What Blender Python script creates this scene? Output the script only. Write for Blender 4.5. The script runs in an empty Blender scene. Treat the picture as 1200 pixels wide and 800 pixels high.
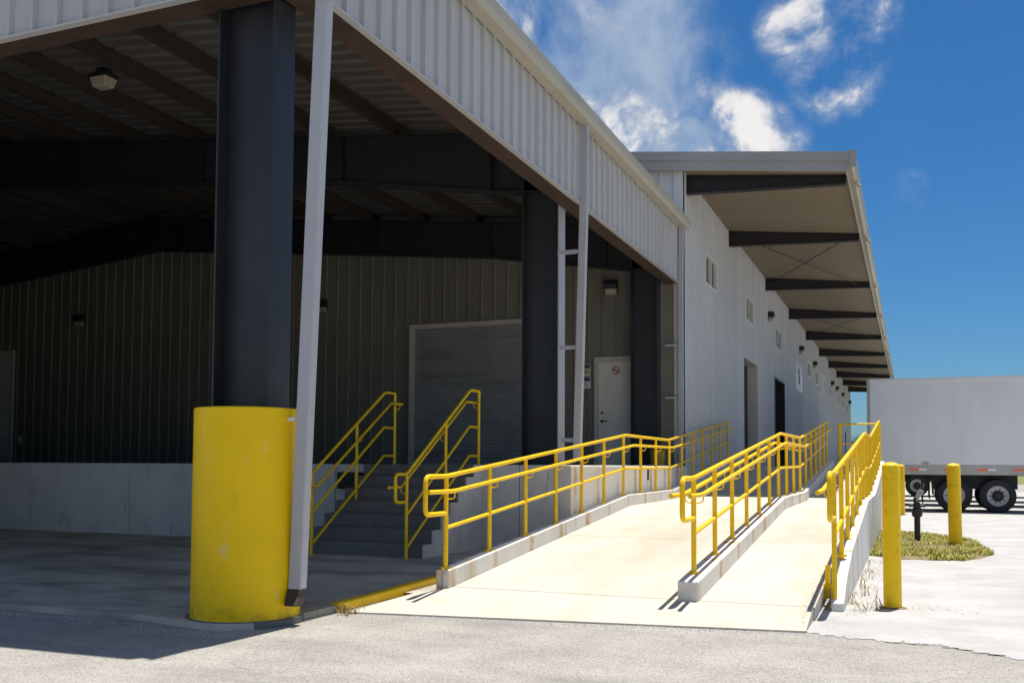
import bpy, math, random
from mathutils import Vector, Matrix
random.seed(7)
S = bpy.context.scene
COL = S.collection

# ------------------------------------------------------------------ camera
YAW = math.atan2(466, 1140); PITCH = math.atan2(54.6, 1140); ROLL = .005
EYE = 1.345
M3 = Matrix.Rotation(YAW, 3, 'Z') @ Matrix.Rotation(PITCH, 3, 'X')
rgt = M3 @ Vector((1, 0, 0)); fwd = M3 @ Vector((0, 1, 0)); upv = M3 @ Vector((0, 0, 1))
r2 = math.cos(ROLL) * rgt + math.sin(ROLL) * upv
u2 = -math.sin(ROLL) * rgt + math.cos(ROLL) * upv
cam = bpy.data.cameras.new('camera'); camo = bpy.data.objects.new('camera', cam); COL.objects.link(camo)
cam.lens = 34.2; cam.sensor_width = 36; cam.sensor_fit = 'HORIZONTAL'; cam.shift_y = 91 / 1200
cam.clip_start = .05; cam.clip_end = 5000
mw = Matrix((r2, u2, -fwd)).transposed().to_4x4(); mw.translation = (0, 0, EYE)
camo.matrix_world = mw
S.camera = camo
S.render.resolution_x = 1024; S.render.resolution_y = 682

# ------------------------------------------------------------------ light
SUNV = Vector((.062, .182, 1)).normalized()          # towards the sun
sun = bpy.data.lights.new('sun', 'SUN'); suno = bpy.data.objects.new('sun', sun); COL.objects.link(suno)
sun.energy = 5.0; sun.angle = math.radians(.5); sun.color = (1, .945, .85)
suno.rotation_euler = (-SUNV).to_track_quat('-Z', 'Y').to_euler(); suno.location = (5, 5, 40)
S.view_settings.view_transform = 'Standard'; S.view_settings.look = 'None'
S.view_settings.exposure = 0.42; S.view_settings.gamma = 1

world = bpy.data.worlds.new('World'); S.world = world; world.use_nodes = True
WN = world.node_tree; WN.nodes.clear()
def wn(t, **k):
    n = WN.nodes.new(t)
    for a, b in k.items(): setattr(n, a, b)
    return n
def wmath(op, a, b=None, c=None, clamp=False):
    n = wn('ShaderNodeMath', operation=op, use_clamp=clamp)
    for i, v in enumerate((a, b, c)):
        if v is None: continue
        if isinstance(v, (int, float)): n.inputs[i].default_value = v
        else: WN.links.new(v, n.inputs[i])
    return n.outputs[0]
sky = wn('ShaderNodeTexSky', sky_type='NISHITA', sun_disc=False)
sky.sun_elevation = math.asin(SUNV.z); sky.sun_rotation = math.atan2(SUNV.x, SUNV.y)
sky.air_density = 1.0; sky.dust_density = .6; sky.ozone_density = 2.2
hs = wn('ShaderNodeHueSaturation'); hs.inputs['Saturation'].default_value = 1.12; hs.inputs['Value'].default_value = .95
tint = wn('ShaderNodeVectorMath', operation='MULTIPLY'); tint.inputs[1].default_value = (.37, .555, .735)   # deep polarised blue
WN.links.new(sky.outputs[0], tint.inputs[0]); WN.links.new(tint.outputs[0], hs.inputs['Color'])
tc = wn('ShaderNodeTexCoord'); D = tc.outputs['Generated']
wrp = wn('ShaderNodeTexNoise'); wrp.inputs['Scale'].default_value = 6; wrp.inputs['Detail'].default_value = 3; WN.links.new(D, wrp.inputs['Vector'])
wsc = wn('ShaderNodeVectorMath', operation='MULTIPLY_ADD'); wsc.inputs[1].default_value = (.09, .09, .09); WN.links.new(wrp.outputs['Color'], wsc.inputs[0]); WN.links.new(D, wsc.inputs[2]); DW = wsc.outputs[0]
def wnoise(scale, detail, rough, off=0, dist=0):
    mp = wn('ShaderNodeMapping'); mp.inputs['Location'].default_value = (off, off * .7, off * 1.3); WN.links.new(DW, mp.inputs[0])
    n = wn('ShaderNodeTexNoise'); n.inputs['Scale'].default_value = scale; n.inputs['Detail'].default_value = detail
    n.inputs['Roughness'].default_value = rough; n.inputs['Distortion'].default_value = dist
    WN.links.new(mp.outputs[0], n.inputs['Vector']); return n.outputs['Fac']
def blob(c, ro, amp):
    dn = wn('ShaderNodeVectorMath', operation='DOT_PRODUCT'); WN.links.new(D, dn.inputs[0])
    dn.inputs[1].default_value = Vector(c).normalized()
    mr = wn('ShaderNodeMapRange', interpolation_type='SMOOTHSTEP')
    mr.inputs[1].default_value = math.cos(ro); mr.inputs[2].default_value = math.cos(ro * .12)
    mr.inputs[3].default_value = 0; mr.inputs[4].default_value = amp
    WN.links.new(dn.outputs['Value'], mr.inputs[0]); return mr.outputs[0]
def wsum(l):
    o = l[0]
    for x in l[1:]: o = wmath('SMOOTH_MAX', o, x, .12)
    return o
rc = random.Random(3)
veil = [((-.375, .820, .44), .16, 0.62), ((-.305, .862, .41), .15, 0.62), ((-.285, .888, .361), .16, 0.66), ((-.250, .880, .42), .11, 0.56), ((-.215, .912, .346), .11, 0.62)]
puff = [((-.146, .9346, .306), .072, .74), ((-.118, .936, .294), .055, .55), ((-.300, .900, .312), .085, .62), ((-.235, .918, .320), .09, .42), ((-.190, .925, .340), .06, .34),
        ((-.365, .815, .452), .09, .62), ((-.268, .860, .448), .08, .30),
        ((-.086, .912, .402), .060, .50), ((-.060, .929, .364), .060, .52), ((-.070, .923, .384), .05, .30), ((-.033, .914, .406), .048, .45), ((-.028, .926, .382), .038, .32), ((.002, .966, .257), .030, .34)]
for i in range(26):                               # broken cumulus out of view all round, enlarged and thickened for neutral fill
    a = math.radians(100 + i * 13.1 + rc.uniform(-6, 6)); e = math.radians(rc.uniform(8, 58))
    for j in range(2):
        aa, ee = a + rc.uniform(-.12, .12), e + rc.uniform(-.06, .06)
        if abs(((aa - math.pi / 2 + math.pi) % (2 * math.pi)) - math.pi) < .75 or (0 < aa - math.pi / 2 < 1.0): continue
        puff.append(((math.cos(aa) * math.cos(ee), math.sin(aa) * math.cos(ee), math.sin(ee)), rc.uniform(.16, .30), rc.uniform(.62, .82)))
n1 = wnoise(11, 12, .56, 3.1, 0); n2 = wnoise(30, 10, .60, 8.2, 0)
nmix = wmath('ADD', wmath('MULTIPLY', n1, .6), wmath('MULTIPLY', n2, .4))
nmix = wmath('MULTIPLY', wmath('SUBTRACT', nmix, .5), 4.4)
pf = wsum([blob(*b) for b in puff]); vl = wsum([blob(*b) for b in veil])
def ramp(v, a, b, hi=1.0):
    mr = wn('ShaderNodeMapRange', interpolation_type='SMOOTHSTEP')
    mr.inputs[1].default_value = a; mr.inputs[2].default_value = b; mr.inputs[3].default_value = 0; mr.inputs[4].default_value = hi
    WN.links.new(v, mr.inputs[0]); return mr.outputs[0]
dp = ramp(wmath('ADD', pf, wmath('MULTIPLY', nmix, wmath('MINIMUM', wmath('MULTIPLY', pf, 2.2), 1.0))), .16, 1.05, .96)
nv = wmath('MULTIPLY', wmath('SUBTRACT', wnoise(7.0, 11, .58, 5.5, 0), .5), 3.6)
dv = ramp(wmath('ADD', vl, wmath('MULTIPLY', nv, wmath('MINIMUM', wmath('MULTIPLY', vl, 2.2), 1.0))), .02, 1.10, .88)
mixv = wn('ShaderNodeMix', data_type='RGBA'); WN.links.new(dv, mixv.inputs[0]); WN.links.new(hs.outputs[0], mixv.inputs[6]); mixv.inputs[7].default_value = (3.1, 3.8, 4.8, 1)
mixc_ = wn('ShaderNodeMix', data_type='RGBA'); WN.links.new(ramp(wmath('ADD', dp, wmath('MULTIPLY', nmix, .22)), .25, 1.0, 1.0), mixc_.inputs[0]); mixc_.inputs[6].default_value = (3.3, 3.75, 4.5, 1); mixc_.inputs[7].default_value = (6.9, 6.7, 6.5, 1)
mixp = wn('ShaderNodeMix', data_type='RGBA'); WN.links.new(mixc_.outputs[2], mixp.inputs[7]); WN.links.new(dp, mixp.inputs[0]); WN.links.new(mixv.outputs[2], mixp.inputs[6])
bg = wn('ShaderNodeBackground'); bg.inputs[1].default_value = .10; WN.links.new(mixp.outputs[2], bg.inputs[0])
wo = wn('ShaderNodeOutputWorld'); WN.links.new(bg.outputs[0], wo.inputs[0])

# ------------------------------------------------------------------ helpers
ORG = {}
def origin(o):
    return ORG.get(o.name, Vector((0, 0, 0))) if o else Vector((0, 0, 0))
def tag(o, label=None, cat=None, group=None, kind=None):
    if label: o['label'] = label
    if cat: o['category'] = cat
    if group: o['group'] = group
    if kind: o['kind'] = kind
    return o
def thing(name, loc, label, cat, group=None):
    o = bpy.data.objects.new(name, None); COL.objects.link(o); o.location = loc; o.empty_display_size = .2
    ORG[o.name] = Vector(loc); return tag(o, label, cat, group)
class MB:
    def __init__(s): s.v = []; s.f = []; s.sm = []
    def add(s, vs, fs, smooth=False):
        b = len(s.v); s.v += [tuple(v) for v in vs]; s.f += [tuple(i + b for i in f) for f in fs]; s.sm += [smooth] * len(fs); return s
    def box(s, x0, x1, y0, y1, z0, z1):
        return s.add([(x0, y0, z0), (x1, y0, z0), (x1, y1, z0), (x0, y1, z0), (x0, y0, z1), (x1, y0, z1), (x1, y1, z1), (x0, y1, z1)],
                     [(0, 3, 2, 1), (4, 5, 6, 7), (0, 1, 5, 4), (1, 2, 6, 5), (2, 3, 7, 6), (3, 0, 4, 7)])
    def prism(s, poly, axis, a, b):
        """closed polygon (2d) extruded along axis 'x','y','z' from a to b"""
        def P(p, t): return {'x': (t, p[0], p[1]), 'y': (p[0], t, p[1]), 'z': (p[0], p[1], t)}[axis]
        n = len(poly)
        return s.add([P(p, a) for p in poly] + [P(p, b) for p in poly],
                     [tuple(range(n)), tuple(range(2 * n - 1, n - 1, -1))] + [(i, i + n, (i + 1) % n + n, (i + 1) % n) for i in range(n)])
    def sweep(s, prof, path_pts):
        """closed profiles (lists of 3d points, same length) lofted along"""
        n = len(prof[0]); m = len(prof); vs = [p for r in prof for p in r]
        fs = [(i * n + j, i * n + (j + 1) % n, (i + 1) * n + (j + 1) % n, (i + 1) * n + j) for i in range(m - 1) for j in range(n)]
        fs += [tuple(range(n - 1, -1, -1)), tuple((m - 1) * n + j for j in range(n))]
        return s.add(vs, fs)
    def tube(s, pts, r, n=10, caps=True):
        pts = [Vector(p) for p in pts]; rings = []
        for i, p in enumerate(pts):
            if i == 0: t = pts[1] - p
            elif i == len(pts) - 1: t = p - pts[i - 1]
            else: t = (pts[i + 1] - p).normalized() + (p - pts[i - 1]).normalized()
            t.normalize()
            ref = Vector((1, 0, 0)) if abs(t.x) < .9 else Vector((0, 0, 1))
            a = t.cross(ref).normalized(); b = t.cross(a).normalized()
            rr = r[i] if isinstance(r, (list, tuple)) else r
            rings.append([p + a * rr * math.cos(2 * math.pi * k / n) + b * rr * math.sin(2 * math.pi * k / n) for k in range(n)])
        m = len(rings)
        s.add([p for q in rings for p in q], [(i * n + k, i * n + (k + 1) % n, (i + 1) * n + (k + 1) % n, (i + 1) * n + k) for i in range(m - 1) for k in range(n)], True)
        if caps:
            s.add(rings[0], [tuple(range(n - 1, -1, -1))]); s.add(rings[-1], [tuple(range(n))])
        return s
    def lathe(s, prof, c=(0, 0, 0), n=24, axis='z', smooth=True):
        runs = [[prof[0], prof[1]]]                     # split the profile at its corners so that shading stays crisp there
        for p0, p1, p2 in zip(prof, prof[1:], prof[2:]):
            d = abs(math.atan2(p1[1] - p0[1], p1[0] - p0[0]) - math.atan2(p2[1] - p1[1], p2[0] - p1[0])); d = min(d, 2 * math.pi - d)
            if d > math.radians(22): runs.append([p1, p2])
            else: runs[-1].append(p2)
        for run in runs:
            vs = []
            for (r, z) in run:
                for k in range(n):
                    a = 2 * math.pi * k / n; x, y = r * math.cos(a), r * math.sin(a)
                    q = (x, y, z) if axis == 'z' else (x, z, y)
                    vs.append((q[0] + c[0], q[1] + c[1], q[2] + c[2]))
            s.add(vs, [(i * n + k, i * n + (k + 1) % n, (i + 1) * n + (k + 1) % n, (i + 1) * n + k) for i in range(len(run) - 1) for k in range(n)], smooth)
        return s
    def mesh(s, name, mat, off=(0, 0, 0)):
        me = bpy.data.meshes.new(name); o = Vector(off)
        me.from_pydata([tuple(Vector(v) - o) for v in s.v], [], s.f); me.validate(); me.update()
        if any(s.sm) and len(me.polygons) == len(s.sm):
            me.polygons.foreach_set('use_smooth', s.sm)
        me.materials.append(mat); return me
    def build(s, name, mat, parent=None, bevel=0, recalc=True, seg=2):
        me = s.mesh(name, mat, origin(parent))
        if recalc:
            import bmesh
            bm = bmesh.new(); bm.from_mesh(me); bmesh.ops.recalc_face_normals(bm, faces=bm.faces); bm.to_mesh(me); bm.free()
        if any(s.sm): me.set_sharp_from_angle(angle=math.radians(38))
        o = bpy.data.objects.new(name, me); COL.objects.link(o)
        if parent: o.parent = parent; ORG[o.name] = origin(parent)
        if bevel:
            b = o.modifiers.new('b', 'BEVEL'); b.width = bevel; b.segments = seg; b.limit_method = 'ANGLE'; b.angle_limit = math.radians(40)
        return o
def inst(name, me, parent, loc, rz=0):
    o = bpy.data.objects.new(name, me); COL.objects.link(o)
    o.location = Vector(loc) - origin(parent); o.rotation_euler = (0, 0, rz)
    if parent: o.parent = parent; ORG[o.name] = Vector(loc)
    return o
def copy_tree(o, delta, parent=None):
    c = o.copy(); COL.objects.link(c)
    if parent: c.parent = parent
    else: c.location = Vector(o.location) + Vector(delta)
    for ch in list(o.children): copy_tree(ch, delta, c)
    return c
def interp(pts, t):
    if t <= pts[0][0]: return pts[0][1]
    for (a, b), (c, d) in zip(pts, pts[1:]):
        if t <= c: return b + (d - b) * (t - a) / (c - a)
    return pts[-1][1]

# ------------------------------------------------------------------ materials
def mat(name, col, rough=.6, metal=0, var=.12, vs=2.5, fine=.08, fs=40, bump=0, bs=60, dirt=None, dirt_amt=0, dirt_scale=(3, 3, .6), dirt_thr=(.52, .75), rnd=0, spec=.5, streaks=None, extra=None):
    m = bpy.data.materials.new(name); m.use_nodes = True; N = m.node_tree; nd = N.nodes; lk = N.links
    b = nd['Principled BSDF']; b.inputs['Roughness'].default_value = rough; b.inputs['Metallic'].default_value = metal
    b.inputs['Specular IOR Level'].default_value = spec
    g = nd.new('ShaderNodeNewGeometry'); pos = g.outputs['Position']
    def noise(scale, det=5, vec=None, rgh=.6):
        n = nd.new('ShaderNodeTexNoise'); n.inputs['Detail'].default_value = det; n.inputs['Roughness'].default_value = rgh
        if isinstance(scale, tuple):
            mp = nd.new('ShaderNodeMapping'); mp.inputs['Scale'].default_value = scale; lk.new(vec or pos, mp.inputs[0]); lk.new(mp.outputs[0], n.inputs['Vector']); n.inputs['Scale'].default_value = 1
        else:
            n.inputs['Scale'].default_value = scale; lk.new(vec or pos, n.inputs['Vector'])
        return n.outputs['Fac']
    def rng(v, a, b, lo, hi):
        r = nd.new('ShaderNodeMapRange'); r.inputs[1].default_value = a; r.inputs[2].default_value = b; r.inputs[3].default_value = lo; r.inputs[4].default_value = hi; lk.new(v, r.inputs[0]); return r.outputs[0]
    def mul(a, b):
        n = nd.new('ShaderNodeMath'); n.operation = 'MULTIPLY'
        for i, v in enumerate((a, b)):
            if isinstance(v, (int, float)): n.inputs[i].default_value = v
            else: lk.new(v, n.inputs[i])
        return n.outputs[0]
    f = rng(noise(vs), .3, .7, 1 - var, 1 + var)
    if fine: f = mul(f, rng(noise(fs, 3), .3, .7, 1 - fine, 1 + fine))
    if rnd:
        oi = nd.new('ShaderNodeObjectInfo'); f = mul(f, rng(oi.outputs['Random'], 0, 1, 1 - rnd, 1 + rnd))
    vm = nd.new('ShaderNodeVectorMath'); vm.operation = 'SCALE'; vm.inputs[0].default_value = col[:3]; lk.new(f, vm.inputs['Scale'])
    out = vm.outputs[0]
    def mixc(fac, c):
        nonlocal out
        x = nd.new('ShaderNodeMix'); x.data_type = 'RGBA'; lk.new(fac, x.inputs[0]); lk.new(out, x.inputs[6]); x.inputs[7].default_value = (*c[:3], 1); out = x.outputs[2]
    if dirt: mixc(rng(noise(dirt_scale, 6), dirt_thr[0], dirt_thr[1], 0, dirt_amt), dirt)
    if extra: extra(dict(nd=nd, lk=lk, pos=pos, noise=noise, rng=rng, mul=mul, mixc=mixc, bsdf=b))
    lk.new(out, b.inputs['Base Color'])
    rr = rng(noise(vs * 3), .3, .7, max(0, rough - .08), min(1, rough + .08)); lk.new(rr, b.inputs['Roughness'])
    if bump:
        bn = nd.new('ShaderNodeBump'); bn.inputs['Strength'].default_value = bump; bn.inputs['Distance'].default_value = .02
        lk.new(noise(bs, 4), bn.inputs['Height']); lk.new(bn.outputs[0], b.inputs['Normal'])
    return m
def asph(k):
    nd, lk = k['nd'], k['lk']
    v = nd.new('ShaderNodeTexVoronoi'); v.inputs['Scale'].default_value = 120; lk.new(k['pos'], v.inputs['Vector'])
    s = nd.new('ShaderNodeSeparateColor'); lk.new(v.outputs['Color'], s.inputs[0])
    k['mixc'](k['rng'](s.outputs[0], .78, .95, 0, .8), (.52, .49, .44))
    k['mixc'](k['rng'](s.outputs[1], .80, .95, 0, .75), (.10, .095, .09))
    k['mixc'](k['rng'](k['noise']((.35, 1.6, 1), 6), .52, .74, 0, .5), (.17, .165, .155))
    v2 = nd.new('ShaderNodeTexVoronoi'); v2.feature = 'DISTANCE_TO_EDGE'; v2.inputs['Scale'].default_value = .42
    mp = nd.new('ShaderNodeMapping'); lk.new(k['pos'], mp.inputs[0]); mp.inputs['Location'].default_value = (.3, .7, 0)
    ad = nd.new('ShaderNodeVectorMath'); ad.operation = 'ADD'; n = nd.new('ShaderNodeTexNoise'); n.inputs['Scale'].default_value = 3; n.inputs['Detail'].default_value = 6; lk.new(k['pos'], n.inputs['Vector'])
    sc = nd.new('ShaderNodeVectorMath'); sc.operation = 'SCALE'; sc.inputs['Scale'].default_value = .5; lk.new(n.outputs['Color'], sc.inputs[0]); lk.new(mp.outputs[0], ad.inputs[0]); lk.new(sc.outputs[0], ad.inputs[1]); lk.new(ad.outputs[0], v2.inputs['Vector'])
    k['mixc'](k['rng'](v2.outputs['Distance'], .0, .005, .28, 0), (.07, .065, .06))
def conc_cracks(k):
    k['mixc'](k['rng'](k['noise']((1.5, .28, 1), 7), .47, .72, 0, .5), (.40, .325, .215))
    k['mixc'](k['rng'](k['noise']((.5, .5, 1), 4), .52, .66, 0, .35), (.36, .32, .25))
    k['mixc'](k['rng'](k['noise']((3, 60, 1), 2), .45, .75, 0, .22), (.40, .36, .30))
    k['mixc'](k['rng'](k['noise'](14, 5), .66, .74, 0, .35), (.25, .21, .16))
def rust(k):
    nd, lk = k['nd'], k['lk']
    sp_ = nd.new('ShaderNodeSeparateXYZ'); lk.new(k['pos'], sp_.inputs[0])
    def mth(op, a, b=None):
        n = nd.new('ShaderNodeMath'); n.operation = op
        for i, v in enumerate((a, b)):
            if v is None: continue
            if isinstance(v, (int, float)): n.inputs[i].default_value = v
            else: lk.new(v, n.inputs[i])
        return n.outputs[0]
    # rust run-off below each post foot
    ph = mth('ABSOLUTE', mth('SUBTRACT', mth('FRACT', mth('ADD', mth('DIVIDE', mth('SUBTRACT', sp_.outputs[1], 8.96), 1.108), .5)), .5))
    run = k['rng'](mth('ADD', ph, k['rng'](k['noise'](9, 4), .3, .7, -.035, .035)), .015, .085, 1, 0)
    k['mixc'](k['mul'](run, k['rng'](k['noise']((.7, .55, .7), 3), .42, .58, 0, .8)), (.46, .25, .04))
    k['mixc'](k['rng'](k['noise']((1.0, 1.3, .25), 4), .57, .68, 0, .55), (.42, .26, .06))
    k['mixc'](k['rng'](k['noise']((2.2, 2.4, .5), 6), .60, .75, 0, .65), (.16, .13, .09))
def weather(k):
    k['mixc'](k['rng'](k['noise']((2.2, 2.2, .7), 7), .52, .76, 0, .42), (.24, .23, .21))
    k['mixc'](k['rng'](k['noise']((9, 9, 2.4), 5), .62, .72, 0, .45), (.12, .115, .10))
def guard_wear(k):
    k['mixc'](k['rng'](k['noise']((7, 7, 2.2), 8, rgh=.75), .615, .66, 0, .55), (.68, .58, .33))
    k['mixc'](k['rng'](k['noise']((4, 4, 2.2), 7), .64, .80, 0, .35), (.40, .28, .02))
    sp = k['nd'].new('ShaderNodeSeparateXYZ'); k['lk'].new(k['pos'], sp.inputs[0])
    k['mixc'](k['mul'](k['rng'](sp.outputs[2], .06, .22, .6, 0), k['rng'](k['noise'](9, 7), .46, .66, 0, 1)), (.30, .20, .02))
M = {}
M['asphalt'] = mat('asphalt', (.345, .325, .30), .9, var=.2, vs=1.4, fine=.16, fs=120, bump=.55, bs=90, extra=asph)
M['yard'] = mat('yard_concrete', (.41, .405, .40), .85, var=.16, vs=1.3, fine=.10, bump=.15, bs=50, dirt=(.35, .325, .29), dirt_amt=.6, dirt_scale=(.7, 1.2, 1), dirt_thr=(.5, .8))
M['ramp'] = mat('ramp_concrete', (.53, .50, .43), .85, var=.08, vs=1.3, fine=.05, bump=.12, bs=70, extra=conc_cracks, rnd=.03)
M['slab'] = mat('slab_concrete', (.46, .42, .345), .75, var=.2, vs=1.0, fine=.08, bump=.12, bs=50, dirt=(.10, .09, .075), dirt_amt=.75, dirt_scale=(.8, 1.6, 1), dirt_thr=(.45, .72))
M['dock'] = mat('dock_concrete', (.60, .585, .54), .88, var=.12, vs=1.4, fine=.08, bump=.2, bs=35, extra=weather)
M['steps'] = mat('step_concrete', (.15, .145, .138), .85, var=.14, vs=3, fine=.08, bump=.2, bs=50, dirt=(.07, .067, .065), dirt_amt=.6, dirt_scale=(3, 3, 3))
M['kerb'] = mat('kerb_white', (.70, .68, .64), .75, var=.05, vs=3, fine=.05, bump=.2, bs=45, extra=rust)
M['yellow'] = mat('yellow_paint', (.90, .575, .004), .45, spec=.3, var=.05, vs=4, fine=.04, bump=.03, bs=30, dirt=(.42, .22, .02), dirt_amt=.6, dirt_scale=(9, 9, 9), dirt_thr=(.58, .74), rnd=.04)
M['yguard'] = mat('guard_yellow', (.93, .60, .002), .5, spec=.25, var=.05, vs=2, fine=.03, bump=.06, bs=12, extra=guard_wear)
M['clad'] = mat('pale_grey_cladding', (.57, .575, .585), .45, var=.035, vs=.8, fine=.02, dirt=(.44, .435, .42), dirt_amt=.3, dirt_scale=(2.2, 2.2, .3), dirt_thr=(.5, .8), rnd=.035)
M['fascia'] = mat('white_grey_fascia', (.475, .47, .47), .4, var=.03, vs=1, fine=.02, dirt=(.42, .40, .36), dirt_amt=.4, dirt_scale=(4, 4, .5), dirt_thr=(.5, .8), rnd=.03)
M['trim'] = mat('cream_trim', (.40, .375, .30), .45, var=.05, vs=1.5, fine=.02, dirt=(.24, .21, .15), dirt_amt=.5, dirt_scale=(2, 2, 2))
M['rake'] = mat('rake_grey', (.33, .325, .31), .45, var=.05, vs=1.5)
M['pipe'] = mat('pipe_grey', (.42, .425, .45), .4, var=.05, vs=2, fine=.02, dirt=(.3, .3, .3), dirt_amt=.35, dirt_scale=(4, 4, .6))
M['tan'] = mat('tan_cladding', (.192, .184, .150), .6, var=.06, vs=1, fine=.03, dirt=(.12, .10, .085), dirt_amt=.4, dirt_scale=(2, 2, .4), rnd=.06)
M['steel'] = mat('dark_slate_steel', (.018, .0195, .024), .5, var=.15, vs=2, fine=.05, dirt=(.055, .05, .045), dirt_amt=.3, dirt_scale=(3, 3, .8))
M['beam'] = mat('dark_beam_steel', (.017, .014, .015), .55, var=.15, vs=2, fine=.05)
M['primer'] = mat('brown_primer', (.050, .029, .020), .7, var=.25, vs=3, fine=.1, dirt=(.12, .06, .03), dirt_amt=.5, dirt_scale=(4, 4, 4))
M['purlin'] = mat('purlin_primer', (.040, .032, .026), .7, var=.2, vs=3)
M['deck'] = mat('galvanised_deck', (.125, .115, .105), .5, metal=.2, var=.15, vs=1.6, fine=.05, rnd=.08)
M['soffit'] = mat('soffit_sheet', (.215, .170, .108), .6, var=.05, vs=1, fine=.02, rnd=.03)
M['roller'] = mat('roller_door', (.30, .30, .295), .45, metal=.1, var=.1, vs=1.5, fine=.03, dirt=(.10, .10, .10), dirt_amt=.5, dirt_scale=(.6, .6, 5))
M['doorp'] = mat('door_paint', (.74, .70, .61), .5, var=.04, vs=2, fine=.02)
M['frame'] = mat('frame_paint', (.55, .51, .44), .5, var=.05, vs=3)
M['wframe'] = mat('window_frame', (.68, .67, .62), .45, var=.04)
M['glass'] = mat('dark_glass', (.02, .023, .025), .15, var=.05, spec=.3, fine=0)
M['dark'] = mat('dark_interior', (.018, .018, .02), .6, var=.1)
M['black'] = mat('black_metal', (.014, .014, .016), .45, var=.15)
M['rubber'] = mat('rubber', (.018, .018, .019), .75, var=.15, vs=6)
M['white'] = mat('white_paint', (.72, .72, .71), .5, var=.03)
M['trailer'] = mat('trailer_skin', (.73, .735, .745), .42, var=.03, vs=.5, fine=.01, dirt=(.50, .49, .48), dirt_amt=.5, dirt_scale=(.8, .8, .25), dirt_thr=(.45, .8))
M['rail_al'] = mat('trailer_rail', (.42, .40, .38), .45, metal=.25, var=.08)
M['rim'] = mat('rim_white', (.62, .61, .60), .4, metal=.1, var=.06, vs=8)
M['tape_r'] = mat('tape_red', (.95, .15, .035), .4, var=.04)
M['tape_w'] = mat('tape_white', (.85, .85, .85), .35, var=.02)
M['lens'] = mat('lamp_lens', (.40, .36, .28), .3, var=.05)
M['red'] = mat('sign_red', (.50, .03, .025), .5, var=.03)
M['paper'] = mat('paper', (.78, .77, .74), .7, var=.03)
M['ink'] = mat('ink', (.06, .06, .07), .6, var=.05)
M['signy'] = mat('sign_yellow', (.62, .55, .16), .5, var=.05)
M['soil'] = mat('soil', (.21, .155, .085), .95, var=.25, vs=5, fine=.2, bump=.6, bs=40)
M['ybin'] = mat('bin_yellow', (.42, .28, .03), .6, var=.15, vs=9)
M['grit'] = mat('grit', (.15, .135, .115), .95, var=.3, vs=8)
M['grass'] = mat('grass_blade', (.27, .285, .03), .7, var=.35, vs=3, fine=.25, fs=60, dirt=(.46, .38, .12), dirt_amt=.7, dirt_scale=(5, 5, 5), dirt_thr=(.42, .6))
M['dry'] = mat('dry_weed', (.30, .22, .08), .8, var=.3, vs=9)
M['field'] = mat('field_grass', (.16, .17, .045), .95, var=.25, vs=.3)
M['leaf'] = mat('leaf', (.055, .085, .03), .7, var=.35, vs=1.2)
M['bark'] = mat('bark', (.10, .08, .06), .9, var=.2)

# ------------------------------------------------------------------ ground
g = MB().add([(-900, -300, 0), (900, -300, 0), (900, 1500, 0), (-900, 1500, 0)], [(0, 1, 2, 3)])
tag(g.build('ground', M['asphalt']), kind='structure')
# pale concrete yard to the right of the ramp, ragged front edge against the asphalt
rr = random.Random(11); edge = []
ctrl = [(-.86, 8.33), (-.43, 8.2), (.18, 8.09), (.72, 7.75), (3, 7.0), (40, 6.0)]
x = -.86
while x < 40:
    edge.append((x, interp(ctrl, x) + .05 * math.sin(x * 9.1) * math.sin(x * 3.7 + 1) + rr.gauss(0, .035))); x += .022 if x < 3 else 1.5
edge.append((40, 6.0))
vs = []; fs = []
for i, (x, y) in enumerate(edge):
    vs += [(x, y, .004), (x, 62, .004)]
    if i: fs.append((2 * i - 2, 2 * i, 2 * i + 1, 2 * i - 1))
tag(MB().add(vs, fs).build('yard', M['yard'], recalc=False), kind='structure')
tag(MB().add([(-500, 92, .006), (600, 92, .006), (600, 1400, .006), (-500, 1400, .006), (9, 62.01, .006), (600, 62.01, .006), (600, 91.9, .006), (9, 91.9, .006)], [(0, 1, 2, 3), (4, 5, 6, 7)]).build('grass_field', M['field'], recalc=False), kind='structure')
# broken strip of dirt along the joint of asphalt and yard
cr = MB(); x = -.3
while x < 2.2:
    y = interp(ctrl, x) - .03 + rr.uniform(-.02, .02); w = rr.uniform(.002, .014)
    if rr.random() < .4: x += .1; continue
    cr.add([(x, y - w, .0075), (x + .12, y - .6 * w - .01, .0075), (x + .12, y + w * .6, .0075), (x, y + w, .0075)], [(0, 1, 2, 3)]); x += .1
tag(cr.build('joint_dirt', M['grit'], recalc=False), 'ragged dirt line where grey asphalt meets pale concrete yard', 'dirt', kind='stuff')

# concrete floor under the canopy
def zs(y): return interp([(6.3, .05), (8.5, .075), (11.2, .135), (13.3, .135)], y)
out = [(-33.2, 6.66), (-8.2, 6.60), (-6.1, 6.62), (-5.7, 6.52), (-5.2, 6.44), (-4.98, 6.62), (-4.90, 6.95), (-4.875, 7.4), (-4.875, 7.74)]
pv = MB()
top = [(x, y, zs(y)) for x, y in out]
ys = [7.74, 9.0, 11.2, 13.2]
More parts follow.
